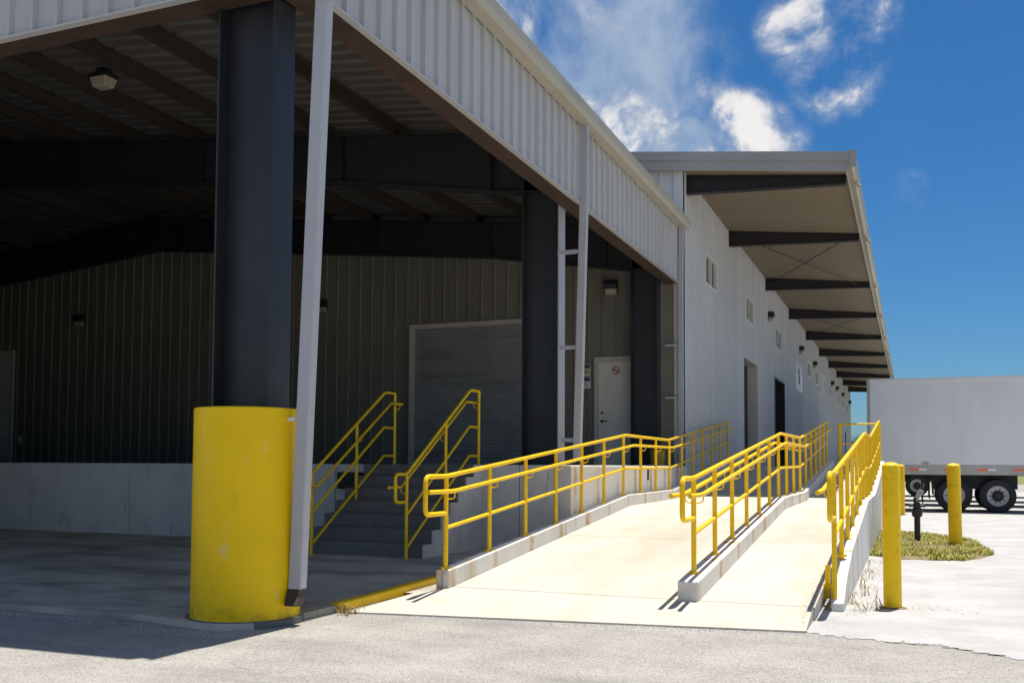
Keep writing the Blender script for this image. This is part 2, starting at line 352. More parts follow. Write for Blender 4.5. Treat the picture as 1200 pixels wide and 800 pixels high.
# main sheet: strips
def fy(x): return interp(out[:5], x) if x < -5.2 else interp(out[4:7], x)
xs = [-33.2, -8.2, -6.1, -5.7, -5.2, -4.98, -4.9, -4.875]
grid = []
for x in xs:
    y0 = {-4.9: 6.95, -4.98: 6.62, -4.875: 7.4}.get(x, None)
    if y0 is None: y0 = interp(out[:5], x)
    grid.append([(x, y0, zs(y0))] + [(x, y, zs(y)) for y in ys])
n = len(ys) + 1
pv.add([p for c in grid for p in c], [(i * n + j, (i + 1) * n + j, (i + 1) * n + j + 1, i * n + j + 1) for i in range(len(xs) - 1) for j in range(n - 1)])
pv.add([(x, y, z) for x, y, z in [c[0] for c in grid]] + [(x, y - .012, -.02) for x, y, z in [c[0] for c in grid]], [(i, i + 1, i + 1 + len(xs), i + len(xs)) for i in range(len(xs) - 1)])
pv.add([(-4.875, y, zs(y)) for y in [7.4] + ys] + [(-4.875, y, -.02) for y in [7.4] + ys], [(i, i + 1, i + 6, i + 5) for i in range(4)])
tag(pv.build('pavement', M['slab']), kind='structure')

# yellow painted kerb edge
kb = MB(); pr = []
for y in (7.72, 8.1, 8.5, 9.0, 9.8):
    z = zs(y) + .012; pr.append([(-4.95, y, z - .03), (-4.862, y, -.01), (-4.862, y, z - .012), (-4.875, y, z), (-4.95, y, z)])
kb.sweep(pr, None)
tag(kb.build('yellow_kerb', M['yellow']), 'low yellow painted kerb edge beside the foot of the concrete ramp', 'kerb')

# ------------------------------------------------------------------ ramp
RP = [(7.7, .012), (8.9, .12), (15.7, .70), (19.0, .715), (26.3, 1.36), (30, 1.36)]
def zr(y): return interp(RP, y)
ramp = thing('access_ramp', (-2.5, 9, 0), 'wide sunlit pale concrete ramp split into two lanes by a kerb', 'ramp')
def slab(x0, x1, y0, y1):
    b = MB(); g_ = .006
    def zz(y): return zr(y)
    pts = [y0 + g_] + [p[0] for p in RP if y0 + .05 < p[0] < y1 - .05] + [y1 - g_]
    pr = [[(x0, y, zz(y) - .12), (x1, y, zz(y) - .12), (x1, y, zz(y)), (x0, y, zz(y))] for y in pts]
    b.sweep(pr, None); return b.build('slab', M['ramp'], ramp, bevel=.006, seg=1)
# apron with its skewed front edge
ap = MB(); F0, F1 = (-4.74, 7.70), (-.80, 8.30)
def fa(x): return F0[1] + (F1[1] - F0[1]) * (x - F0[0]) / (F1[0] - F0[0])
q = [(-4.74, fa(-4.74), .014), (-4.30, fa(-4.30), .016), (-.80, fa(-.80), .016), (-.80, 8.94, .122), (-4.30, 8.94, .120), (-4.74, 8.94, .035)]
ap = MB().add(q + [(x, y, -.05) for x, y, z in q], [(0, 1, 4, 5), (1, 2, 3, 4)] + [(i, i + 6, (i + 1) % 6 + 6, (i + 1) % 6) for i in range(6)])
ap.build('slab', M['ramp'], ramp)
MB().add([(-4.86, 8.95, .035), (-4.47, 8.95, .035), (-4.47, 10.2, .05), (-4.86, 10.2, .05)], [(0, 1, 2, 3)]).build('gutter_strip', M['slab'], ramp)
segs = [8.95, 12.44, 15.7, 19.0, 22.6, 26.3]
for a, b in zip(segs, segs[1:]):
    slab(-4.295, -1.99, a, b); slab(-1.80, -.785, a, b)
# solid fill below
fl = MB(); fl.sweep([[(-4.3, y, -.02), (-.79, y, -.02), (-.79, y, zr(y) - .11), (-4.3, y, zr(y) - .11)] for y in (8.96, 15.7, 19.0, 26.3)], None)
fl.build('fill', M['dock'], ramp)
def kerb(x0, x1, y0, y1, h=.18, base=None, name='kerb'):
    ysq = [y0] + [p for p in (10.2, 11.5, 13, 15.7, 19.0, 22.6) if y0 < p < y1] + [y1]
    b = MB(); b.sweep([[(x0, y, zr(y) - .1 if base is None else base), (x1, y, zr(y) - .1 if base is None else base), (x1, y, zr(y) + h), (x0, y, zr(y) + h)] for y in ysq], None)
    return b.build(name, M['kerb'], ramp, bevel=.014)
kerb(-4.385, -4.30, 8.88, 26.3, base=-.02)
kerb(-4.465, -4.391, 8.90, 26.3, h=.172, base=-.02)
kerb(-1.99, -1.80, 8.90, 26.3)
# right retaining wall, tapering to the ground at its front end
rw = MB(); prs = []
for y, h in ((9.62, -.10), (10.3, .06), (11.3, .145), (15.7, .15), (19, .15), (26.3, .15)):
    t = zr(y) + h; xi = -.70 if y < 9.7 else (-.74 if y < 10.5 else -.78); prs.append([(xi, y, -.02), (-.585, y, -.02), (-.585, y, t), (xi, y, t)])
rw.sweep(prs, None); rw.build('side_wall', M['kerb'], ramp, bevel=.012)

# ------------------------------------------------------------------ railings
def smooth_path(pts, r=.09, n=5):
    pts = [Vector(p) for p in pts]; o = [pts[0]]
    for a, b, c in zip(pts, pts[1:], pts[2:]):
        d1 = (a - b); d2 = (c - b); rr_ = min(r, d1.length * .45, d2.length * .45)
        p, q = b + d1.normalized() * rr_, b + d2.normalized() * rr_
        for k in range(n + 1):
            t = k / n; o.append(p * (1 - t) ** 2 + b * 2 * t * (1 - t) + q * t * t)
    o.append(pts[-1]); return o
brk = MB().tube(smooth_path([(0, 0, -.005), (0, 0, -.075), (-.085, 0, -.085)], .035, 4), .0075, 6)
BRK = brk.mesh('bracket', M['yellow'])
PLATE = MB().lathe([(.026, .018), (.05, .014), (.052, 0), (.0525, -.01)], (0, 0, 0), 14).mesh('base_plate', M['yellow'])
def railing(label, X, posts, top, mid, hand, sides, base, loop_y, loop_z, group=None, r=.0245, ends=None):
    t = thing('handrail', (X, posts[0], base(posts[0])), label, 'railing', group)
    for y in posts:
        MB().tube([(X, y, base(y) - .03), (X, y, interp(top, y) - .005)], r, 10).build('post', M['yellow'], t)
        inst('base_plate', PLATE, t, (X, y, base(y) + .003))
    y0, y1 = posts[0], posts[-1]
    pts = [(X, y0, loop_z), (X, loop_y, loop_z), (X, loop_y, interp(top, y0))] + [(X, y, z) for y, z in top if y > loop_y + .12] 
    MB().tube(smooth_path(pts, .08), r, 10).build('top_rail', M['yellow'], t)
    MB().tube([(X, y, z) for y, z in mid], r * .86, 10).build('mid_rail', M['yellow'], t)
    for s in sides:
        o = MB().tube(smooth_path([(X + s * .088, y, z) for y, z in hand], .12), r * .9, 10).build('hand_rail', M['yellow'], t)
        for y in posts:
            z = interp(hand, y)
            bo = bpy.data.objects.new('bracket', BRK); COL.objects.link(bo); bo.parent = o
            bo.location = Vector((X + s * .088, y + .02, z)) - origin(t); bo.rotation_euler = (0, 0, 0 if s > 0 else math.pi)
    return t
PL = [8.96 + 1.108 * i for i in range(16)]
railing('yellow pipe railing along the dock side of the ramp', -4.385, PL,
        [(8.5, 1.23), (8.96, 1.235), (15.75, 1.865), (18.85, 1.865), (25.58, 2.50), (25.85, 2.50)], [(8.96, .71), (15.7, 1.31), (19.0, 1.32), (25.58, 1.97)],
        [(8.40, 1.085), (8.95, 1.085), (15.95, 1.70), (18.85, 1.715), (26.0, 2.37)], (1,), lambda y: zr(y) + .175, 8.50, .86)
PM = [9.28 + 1.083 * i for i in range(16)]
railing('yellow double handrail railing on the kerb dividing the two ramp lanes', -1.915, PM,
        [(8.8, 1.225), (9.28, 1.235), (16.1, 1.885), (19.1, 1.90), (25.5, 2.48), (25.8, 2.48)], [(9.28, .71), (16.1, 1.335), (19.05, 1.355), (25.5, 1.97)],
        [(8.70, 1.08), (9.25, 1.08), (16.05, 1.735), (19.1, 1.735), (26.0, 2.34)], (1, -1), lambda y: zr(y) + .175, 8.78, .855)
PR = [9.72 + 1.085 * i for i in range(15)]
railing('yellow pipe railing on the white side wall of the ramp', -.672, PR,
        [(9.2, 1.28), (9.72, 1.29), (16.7, 1.90), (19.0, 1.905), (24.92, 2.46), (25.3, 2.46)], [(9.72, .70), (16.7, 1.33), (19.0, 1.345), (24.92, 1.93)],
        [(9.0, 1.12), (9.6, 1.13), (16.6, 1.74), (19.0, 1.75), (25.2, 2.31)], (-1,), lambda y: .03 if y < 9.8 else zr(y) + .14, 9.2, .87)
# short rail closing the top of the right lane
er = thing('end_railing', (-1.74, 27.2, 1.36), 'short yellow guard rail standing across the head of the narrow ramp lane', 'railing')
for x in (-1.74, -1.70, -.71): MB().tube([(x, 27.2, 1.35), (x, 27.2, 2.49)], .025 if x != -1.70 else .02, 10).build('post', M['yellow'], er)
MB().tube([(-1.74, 27.2, 2.49), (-.71, 27.2, 2.49)], .025, 10).build('top_rail', M['yellow'], er)
MB().tube([(-1.74, 27.2, 1.97), (-.71, 27.2, 1.97)], .021, 10).build('mid_rail', M['yellow'], er)

# ------------------------------------------------------------------ dock and stairs
DX0, DX1, DY = -33.2, -4.50, 13.2
dock = thing('loading_dock', (-15, 13.2, 0), 'long stained concrete loading dock wall under the dark canopy', 'loading dock')
joints = [DX0, -29.4, -25.2, -21.0, -16.8, -12.6, -8.4, -5.28, DX1]
for a, b in zip(joints, joints[1:]):
    MB().box(a + .006, b - .006 if b < DX1 else b, DY, 21.09, -.02, 1.36).build('block', M['dock'], dock, bevel=.012)
MB().box(DX0 + .02, DX1 - .05, DY + .04, 21.0, 0, 1.3).build('core', M['dock'], dock)
MB().box(-8.31, -7.88, DY - .11, DY + .01, .975, 1.235).build('bumper', M['rubber'], dock, bevel=.015)
MB().box(DX1, DX1 + .02, DY + .004, 21.05, -.02, 1.345).build('lit_side_facing', M['kerb'], dock, bevel=.006)  # white sheet over the dock flank, its lit brightness put into the colour
MB().box(-4.475, -4.46, 17.55, 17.62, 1.10, 1.34).build('hook', M['black'], dock)
# walkway along the long wall
pf_ = thing('wall_platform', (-3, 26.3, 0), 'raised concrete platform along the wall with trailers backed up to it', 'loading dock')
MB().box(-4.56, -.59, 26.305, 27.6, -.02, 1.36).build('block', M['dock'], pf_)
for i in range(8): MB().box(-4.56, -1.45, 27.61 + i * 7.4, 27.6 + (i + 1) * 7.4, -.02, 1.36).build('block', M['dock'], pf_)

st = thing('concrete_stairs', (-6.8, 11.3, .12), 'grey concrete stairs of seven steps up to the dock', 'stairs')
rise = (1.36 - .135) / 7
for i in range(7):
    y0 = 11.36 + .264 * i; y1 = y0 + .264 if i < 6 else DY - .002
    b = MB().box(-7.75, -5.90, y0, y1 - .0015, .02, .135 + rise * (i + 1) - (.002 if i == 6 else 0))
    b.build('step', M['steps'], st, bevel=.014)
# white rendered flank of the stairs
fk = MB(); poly = [(11.362, .02)]
for i in range(7):
    y0 = 11.362 + .264 * i; z = .135 + rise * (i + 1) - .004
    poly += [(y0, z), (min(y0 + .264, DY - .003), z)]
poly += [(DY - .003, .02)]
fk.prism(poly, 'x', -5.898, -5.872); fk.build('flank', M['dock'], st)

def stair_rail(label, X, hs_):
    t = thing('stair_railing', (X, 11.2, .12), label, 'railing', None)
    r = .0215
    MB().tube([(X, 11.2, .10), (X, 11.2, 1.22)], r, 10).build('post', M['yellow'], t)
    MB().tube([(X, 12.34, .85), (X, 12.34, 1.93)], r, 10).build('post', M['yellow'], t)
    MB().tube([(X, 13.47, 1.34), (X, 13.47, 2.46)], r, 10).build('post', M['yellow'], t)
    MB().tube(smooth_path([(X, 11.2, .87), (X, 10.9, .87), (X, 10.9, 1.23), (X, 11.2, 1.23), (X, 13.16, 2.47), (X, 13.47, 2.47)], .07), r, 10).build('top_rail', M['yellow'], t)
    for a, b in ((.70, 1.925), (.27, 1.49)):
        MB().tube([(X, 11.2, a), (X, 13.13, b), (X, 13.47, b)], r * .9, 10).build('mid_rail', M['yellow'], t)
    h = MB().tube([(X + hs_ * .085, 10.88, 1.06), (X + hs_ * .085, 11.2, 1.06), (X + hs_ * .085, 13.2, 2.30), (X + hs_ * .085, 13.55, 2.305)], r * .9, 10).build('hand_rail', M['yellow'], t)
    for y, z in ((11.2, 1.06), (12.34, 1.767), (13.47, 2.30)):
        bo = bpy.data.objects.new('bracket', BRK); COL.objects.link(bo); bo.parent = h
        bo.location = Vector((X + hs_ * .085, y, z)) - origin(t); bo.rotation_euler = (0, 0, 0 if hs_ > 0 else math.pi)
stair_rail('yellow stair railing beside the dock bumper', -7.5, 1)
stair_rail('yellow stair railing on the ramp side of the steps', -6.05, -1)

# ------------------------------------------------------------------ ribbed cladding
def ribs_profile(u0, u1, pitch, h=.030, wb=.065, wt=.03, first=None):
    """[(u, v)] across a ribbed sheet; ribs centred on multiples of pitch offset by half"""
    p = [(u0, 0.)]
    k = math.floor(u0 / pitch) - 1
    while True:
        c = (k + .5) * pitch; k += 1
        if c - wb / 2 > u1: break
        for du, v in ((-wb / 2, 0), (-wt / 2, h), (wt / 2, h), (wb / 2, 0)):
            if u0 < c + du < u1: p.append((c + du, v))
    p.append((u1, 0.)); return p
def sheet(rects, pitch, h=.03, wb=.065):
    b = MB()
    for (u0, u1, z0, z1) in rects:
        if u1 - u0 < .004 or (z1 - z0 if not isinstance(z1, tuple) else 1) < .004: continue
        pr = ribs_profile(u0, u1, pitch, h, wb)
        n = len(pr); zt = (lambda u: z1) if not isinstance(z1, tuple) else (lambda u: z1[0] + (z1[1] - z1[0]) * (u - u0) / (u1 - u0))
        b.add([(u, -v, z0) for u, v in pr] + [(u, -v, zt(u)) for u, v in pr], [(i, i + 1, i + 1 + n, i + n) for i in range(n - 1)])
    return b
def subtract(r, holes):
    rs = [r]
    for (a, b, c, d) in holes:
        o = []
        for (u0, u1, z0, z1) in rs:
            zt = min(z1) if isinstance(z1, tuple) else z1
            if b <= u0 + 1e-4 or a >= u1 - 1e-4 or d <= z0 + 1e-4 or c >= zt - 1e-4: o.append((u0, u1, z0, z1)); continue
            ua, ub = max(u0, a), min(u1, b)
            def zi(u):
                return z1 if not isinstance(z1, tuple) else z1[0] + (z1[1] - z1[0]) * (u - u0) / (u1 - u0)
            def zz(p, q): return z1 if not isinstance(z1, tuple) else (zi(p), zi(q))
            if ua > u0: o.append((u0, ua, z0, zz(u0, ua)))
            if ub < u1: o.append((ub, u1, z0, zz(ub, u1)))
            if c > z0: o.append((ua, ub, z0, c))
            if d < zt: o.append((ua, ub, d, zz(ua, ub)))
        rs = o
    return rs

# ------------------------------------------------------------------ warehouse
XW, YW, YE = -4.57, 21.1, 86.5
wh = thing('warehouse', (-12, YW, 0), 'long pale grey metal warehouse with deep overhanging eave on dark beams', 'warehouse')
def roofz(x): return 7.79 + .116 * (-1.08 - x)
# long wall
wins = [(23.5, 24.9, 5.84, 6.52), (29.85, 31.3, 5.84, 6.52), (36.9, 38.5, 5.80, 6.48), (49.0, 50.4, 5.80, 6.46), (53.2, 54.6, 5.78, 6.42), (57.6, 59.0, 5.78, 6.42), (62.6, 64.0, 5.75, 6.40), (70.6, 72.0, 5.75, 6.4), (75.5, 77, 5.75, 6.4), (80.5, 82, 5.75, 6.4)]
doors = [(29.3, 32.2, 1.36, 4.61), (36.5, 39.6, 1.36, 4.60), (78.2, 79.4, 1.36, 4.0)]
y = YW; i = 0
while y < YE - .1:
    y1 = min(y + .915, YE)
    rs = subtract((y - YW, y1 - YW, 1.36, 7.9), [(a - YW, b - YW, c, d) for a, b, c, d in wins + doors])
    b = sheet(rs, .305, .042, .056); me = b.mesh('panel', M['clad'])
    inst('panel', me, wh, (XW, YW, 0), math.pi / 2); y = y1
MB().box(XW - .3, XW - .004, YW + .01, YE, -.02, 1.36).build('foundation', M['dock'], wh)
for (a, b, c, d) in wins:
    w = MB()
    for (p, q, r_, s_) in ((a - .05, b + .05, d, d + .06), (a - .05, b + .05, c - .06, c), (a - .05, a + .03, c, d), (b - .03, b + .05, c, d), ((a + b) / 2 - .025, (a + b) / 2 + .025, c, d)):
        w.box(XW - .06, XW + .045, p, q, r_, s_)
    wo_ = w.build('window', M['wframe'], wh)
    for p, q in ((a + .03, (a + b) / 2 - .025), ((a + b) / 2 + .025, b - .03)):
        MB().box(XW - .05, XW - .035, p, q, c, d).build('pane', M['glass'], wo_)
for k, (a, b, c, d) in enumerate(doors):
    w = MB(); w.box(XW - .34, XW + .035, a - .02, a + .05, c, d).box(XW - .34, XW + .035, b - .05, b + .02, c, d).box(XW - .34, XW + .036, a - .02, b + .02, d, d + .07)
    dd = w.build('dock_door', M['frame'] if k == 0 else M['steel'], wh)
    cu = MB(); z = c
    pr = []
    while z < d: pr += [(XW - .30, z), (XW - .285, z + .035), (XW - .285, z + .06)]; z += .075
    pr += [(XW - .30, d)]
    n = len(pr); cu.add([(p[0], a + .05, p[1]) for p in pr] + [(p[0], b - .05, p[1]) for p in pr], [(j, j + 1, j + 1 + n, j + n) for j in range(n - 1)])
    cu.build('shutter', M['dark'], dd, recalc=False)
CX, CY0 = -4.67, 6.60; RX = -19.0; LX = -33.3
def rz_(x): x = x if x >= RX else 2 * RX - x; return 6.56 + .105 * (CX - x)
# gable wall (also the back wall under the canopy)
PIT = .335
def gx(k): return XW - PIT * k
OH = (gx(20), gx(9), 1.36, 4.68); MD = (gx(6), gx(3), 1.36, 3.81); LR = (gx(71), gx(60), 1.36, 4.60)
for k in range(86):
    x1, x0 = gx(k), gx(k + 1)
    zt = (min(roofz(x0), 9.86) - .1, min(roofz(x1), 9.86) - .1)
    rs = subtract((x0 - gx(86), x1 - gx(86), 1.36, 5.0), [(a - gx(86), b - gx(86), c, d) for a, b, c, d in (OH, MD, LR)])
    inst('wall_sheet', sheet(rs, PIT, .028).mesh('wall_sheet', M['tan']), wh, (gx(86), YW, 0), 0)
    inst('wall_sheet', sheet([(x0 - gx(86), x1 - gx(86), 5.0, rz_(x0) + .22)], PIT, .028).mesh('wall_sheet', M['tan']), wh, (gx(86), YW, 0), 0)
    inst('gable_sheet', sheet([(x0 - gx(86), x1 - gx(86), rz_(x0) + .22, zt)], PIT, .028).mesh('gable_sheet', M['clad']), wh, (gx(86), YW, 0), 0)
# corner trim
MB().box(XW - .20, XW + .012, YW - .036, YW - .031, 1.36, 7.9).build('corner_trim', M['clad'], wh)
MB().box(XW + .044, XW + .049, YW - .036, YW + .14, 1.36, 7.9).build('corner_trim', M['clad'], wh)
# roof, soffit, eave
def rslab(x0, x1, y0, y1, t, up):
    b = MB(); b.prism([(x0, roofz(x0) + up), (x1, roofz(x1) + up), (x1, roofz(x1) + up - t), (x0, roofz(x0) + up - t)], 'y', y0, y1); return b
rslab(-19, -1.10, 20.86, YE, .05, 0).build('roof', M['fascia'], wh)
MB().prism([(-19, roofz(-19)), (-36, roofz(-19) - 1.97), (-36, roofz(-19) - 2.02), (-19, roofz(-19) - .05)], 'y', 20.86, YE).build('roof', M['fascia'], wh)
# gable rake trim: two stepped boards
MB().prism([(-19, roofz(-19) + .03), (-1.05, roofz(-1.05) + .03), (-1.05, roofz(-1.05) - .17), (-19, roofz(-19) - .17)], 'y', 20.80, 20.86).build('rake_trim', M['rake'], wh)
MB().prism([(-19, roofz(-19) - .17), (-1.10, roofz(-1.10) - .17), (-1.10, roofz(-1.10) - .37), (-19, roofz(-19) - .37)], 'y', 20.84, 20.90).build('rake_trim', M['rake'], wh)
# eave gutter
ez = roofz(-1.08)
MB().box(-1.06, -.925, 20.775, 20.795, ez - .31, ez + .045).build('gutter_cap', M['rake'], wh)
MB().prism([(-1.10, ez - .26), (-1.02, ez - .30), (-.96, ez - .28), (-.94, ez + .02), (-.96, ez + .03), (-.985, ez + .02), (-1.0, ez - .24), (-1.10, ez - .22)], 'y', 20.80, YE).build('gutter', M['trim'], wh)
MB().prism([(-1.14, ez - .37), (-1.10, ez - .37), (-1.10, ez), (-1.14, ez)], 'y', 20.91, YE).build('eave_board', M['trim'], wh)
by = [21.45, 27.0, 34.2, 41.2, 48.3, 55.6, 62.4, 69.2, 76.0, 82.6]
def sof(x): return 7.86 - (7.86 - 7.50) * (x - XW) / (-1.16 - XW)
for a, b in zip([20.92] + by, by + [YE]):
    m_ = MB(); pr = ribs_profile(a, b, .152, .02, .05, .03); n = len(pr)
    m_.add([(XW + .0, u, sof(XW) + v) for u, v in pr] + [(-1.15, u, sof(-1.15) + v) for u, v in pr], [(j, j + 1, j + 1 + n, j + n) for j in range(n - 1)])
    m_.build('soffit_sheet', M['soffit'], wh, recalc=False)
for yb in by:
    b = MB(); x0, x1 = XW + .005, -1.18
    t0, t1, b0, b1 = sof(x0) - .004, sof(x1) - .004, 7.44, 7.31
    b.prism([(x0, t0), (x1, t1), (x1, b1), (x0, b0)], 'y', yb - .008, yb + .008)
    b.prism([(x0, t0), (x1, t1), (x1, t1 - .02), (x0, t0 - .02)], 'y', yb - .09, yb + .09)
    b.prism([(x0, b0 + .02), (x1, b1 + .02), (x1, b1), (x0, b0)], 'y', yb - .09, yb + .09)
    b.box(x1, x1 + .02, yb - .09, yb + .09, b1, t1)
    b.build('eave_beam', M['beam'], wh)
    MB().tube([(-1.0, yb + .5, ez - .27), (-.98, yb + .5, ez - .36), (-.90, yb + .5, ez - .40)], .035, 8).build('gutter_outlet', M['trim'], wh)
for a, b in ((1, 2), (3, 4), (6, 7)):
    ya, yb = by[a] + .1, by[b] - .1
    MB().tube([(XW + .3, ya, 7.70), (-1.5, yb, 7.42)], .014, 6).build('brace_rod', M['beam'], wh)
    MB().tube([(-1.5, ya, 7.42), (XW + .3, yb, 7.70)], .014, 6).build('brace_rod', M['beam'], wh)
# conduit on the long wall
# overhead shutter, man door, left shutter
def shutter(o, mt='roller'):
    a, b, c, d = o
    w = MB().box(a - .06, a + .05, YW - .07, YW + .05, c, d).box(b - .05, b + .06, YW - .07, YW + .05, c, d).box(a - .06, b + .06, YW - .071, YW + .05, d, d + .1)
    dd = w.build('roller_door', M['frame'], wh)
    pr = []; z = c; i = 0
    while z < d:
        pr += [(YW + .03, z), (YW + .012, z + .02), (YW + .012, z + .055), (YW + .03, z + .072)]; z += .082
    pr.append((YW + .03, d)); n = len(pr)
    cu = MB().add([(a + .05, p[0], p[1]) for p in pr] + [(b - .05, p[0], p[1]) for p in pr], [(j, j + 1, j + 1 + n, j + n) for j in range(n - 1)])
    cu.build('curtain', M[mt], dd, recalc=False)
    MB().box(a + .05, b - .05, YW - .005, YW + .05, c, c + .09).build('bottom_bar', M['roller'], dd)
    return dd
shutter(OH); shutter(LR, 'white')
a, b, c, d = MD
fr = MB().box(a - .02, a + .07, YW - .05, YW + .05, c, d).box(b - .07, b + .02, YW - .05, YW + .05, c, d).box(a + .07, b - .07, YW - .05, YW + .05, d - .11, d)
do = fr.build('door', M['frame'], wh)
MB().box(a + .075, b - .075, YW - .02, YW + .03, c + .01, d - .115).build('leaf', M['doorp'], do)
hx = a + .16
hd = MB().lathe([(0, YW - .045), (.032, YW - .045), (.036, YW - .02)], (hx, 0, 2.36), 12, 'y')
hd.box(hx - .012, hx + .14, YW - .075, YW - .055, 2.35, 2.375).box(hx - .012, hx + .012, YW - .06, YW - .03, 2.35, 2.375)
hd.build('handle', M['black'], do)
MB().lathe([(0, YW - .04), (.026, YW - .04), (.03, YW - .02)], (hx, 0, 2.55), 12, 'y').build('deadbolt', M['black'], do)
for z in (1.62, 2.55, 3.45): MB().box(b - .085, b - .06, YW - .056, YW - .018, z - .06, z + .06).build('hinge', M['primer'] if z > 3 else M['black'], do)

# signs at the man door
ns = thing('no_smoking_sign', ((a + b) / 2, YW - .02, 3.47), 'round red no-entry style prohibition sticker on the beige door', 'sign')
cx_, cz_ = (a + b) / 2 - .02, 3.50
rg = MB(); n = 28
for k in range(n):
    a0, a1 = 2 * math.pi * k / n, 2 * math.pi * (k + 1) / n
    rg.prism([(cx_ + .068 * math.cos(a0), cz_ + .068 * math.sin(a0)), (cx_ + .09 * math.cos(a0), cz_ + .09 * math.sin(a0)), (cx_ + .09 * math.cos(a1), cz_ + .09 * math.sin(a1)), (cx_ + .068 * math.cos(a1), cz_ + .068 * math.sin(a1))], 'y', YW - .027, YW - .0235)
rg.prism([(cx_ - .058, cz_ + .042), (cx_ - .042, cz_ + .058), (cx_ + .058, cz_ - .042), (cx_ + .042, cz_ - .058)], 'y', YW - .027, YW - .0235)
rg.build('red_ring', M['red'], ns)
MB().lathe([(0, YW - .0225), (.0685, YW - .0225), (.0685, YW - .0205)], (cx_, 0, cz_), 24, 'y', False).build('backing', M['doorp'], ns)
MB().box(cx_ - .045, cx_ + .03, YW - .0238, YW - .0226, cz_ - .008, cz_ + .008).build('pictogram', M['ink'], ns)
nt = thing('paper_notice', (cx_ + .02, YW - .02, 3.2), 'small faded white paper notice taped to the beige door', 'notice')
MB().box(cx_ - .09, cx_ + .13, YW - .0235, YW - .0205, 3.03, 3.32).build('sheet', M['paper'], nt)
ln = MB(); rr = random.Random(5)
for i in range(6):
    z = 3.27 - i * .035; ln.box(cx_ - .05 + rr.uniform(0, .02), cx_ + .09 - rr.uniform(0, .04), YW - .0248, YW - .0236, z - .006, z)
ln.build('print', M['pipe'], nt)
for nm, z0, lab, mm in (('warning_sign', 3.40, 'upper small warning sign with yellow band beside the beige door', 'signy'), ('notice_sign', 3.11, 'lower small notice sign with black header beside the beige door', 'paper')):
    x0, x1 = a - .33, a - .11
    s_ = thing(nm, (x0 + .11, YW - .04, z0), lab, 'sign')
    MB().box(x0, x1, YW - .040, YW - .033, z0, z0 + .26).build('plate', M['paper'], s_)
    MB().box(x0 + .01, x1 - .01, YW - .043, YW - .0405, z0 + .165, z0 + .25).build('header', M['ink'], s_)
    MB().box(x0 + .01, x1 - .01, YW - .043, YW - .0405, z0 + .03, z0 + .15).build('field', M[mm], s_)
    t_ = MB()
    for i in range(3): t_.box(x0 + .025, x1 - .03 - .02 * i, YW - .045, YW - .0432, z0 + .055 + i * .03, z0 + .066 + i * .03)
    t_.build('print', M['ink'], s_)
# light switch box by the left shutter
sw = thing('switch_box', (gx(60) + .42, YW - .04, 2.1), 'small pale switch box on the dark wall beside the left shutter', 'switch box')
MB().box(gx(60) + .36, gx(60) + .46, YW - .08, YW - .03, 1.92, 2.16).build('box', M['pipe'], sw, bevel=.006)
MB().box(gx(60) + .39, gx(60) + .43, YW - .088, YW - .08, 2.0, 2.08).build('toggle', M['white'], sw)

# wall lamps
def wall_lamp(label, p, rz, group):
    t = thing('wall_lamp', p, label, 'lamp', group); t.rotation_euler = (0, 0, rz); P = Vector(p)
    def bld(b, nm, mt): 
        me = b.mesh(nm, M[mt]); o = bpy.data.objects.new(nm, me); COL.objects.link(o); o.parent = t
    bld(MB().box(-.12, .12, -.03, 0, -.16, .16), 'back_plate', 'black')
    bld(MB().prism([(-.03, .16), (-.20, .15), (-.23, .05), (-.20, -.05), (-.03, -.05)], 'x', -.14, .14), 'hood', 'black')
    bld(MB().prism([(-.03, -.052), (-.185, -.052), (-.15, -.17), (-.03, -.18)], 'x', -.12, .12), 'lens', 'lens')
    return t
wall_lamp('black wall lamp above the beige man door', (-6.17, YW - .03, 5.37), 0, None)
wall_lamp('black wall lamp high on the dark wall left of the yellow column guard', (-22.0, YW - .03, 5.45), 0, None)
wall_lamp('black wall lamp on the dark wall beside the grey downspout and stairs', (-13.85, YW - .03, 5.40), 0, None)
for yy, lab in ((34.8, 'black wall pack lamp on the long wall before the second dock doorway'), (45.2, 'black wall pack lamp on the long wall just past the white board'), (52.0, 'black wall pack lamp between two small windows on the long wall'),
                (64.3, 'black wall pack lamp close beside a far window of the long wall'), (68.6, 'black wall pack lamp midway between two far windows of the long wall'), (74.6, 'black wall pack lamp just before the dark far doorway'), (83.5, 'black wall pack lamp at the far end of the long wall')):
    wall_lamp(lab, (XW + .03, yy, 6.62), math.pi / 2, 'wall pack lamps on the long wall')
# boards on the long wall
bd = thing('wall_board', (XW + .04, 44.8, 5.3), 'white board with dark figure high on the long grey wall', 'sign')
MB().box(XW + .034, XW + .06, 43.5, 46.2, 4.72, 5.90).build('board', M['clad'], bd)
q = MB().box(XW + .061, XW + .066, 43.6, 44.1, 4.74, 5.45).box(XW + .061, XW + .066, 45.5, 46.0, 4.74, 5.5).box(XW + .061, XW + .066, 44.6, 45.0, 4.74, 5.0)
q.build('white_field', M['tape_w'], bd)
q = MB().lathe([(0, XW + .07), (.2, XW + .07), (.2, XW + .062)], (0, 0, 0), 14, 'y'); q.v = [(v[1], v[0] + 44.75, v[2] + 5.6) for v in q.v]
q.box(XW + .067, XW + .07, 44.5, 45.0, 5.05, 5.4)
q.build('figure', M['ink'], bd)
bd = thing('narrow_board', (XW + .04, 55.6, 5.8), 'narrow tall white board projecting from the far long wall', 'sign')
MB().box(XW + .034, XW + .30, 55.2, 55.3, 5.22, 6.4).build('board', M['tape_w'], bd)
MB().box(XW + .034, XW + .10, 55.18, 55.32, 5.6, 5.7).build('bracket', M['pipe'], bd)

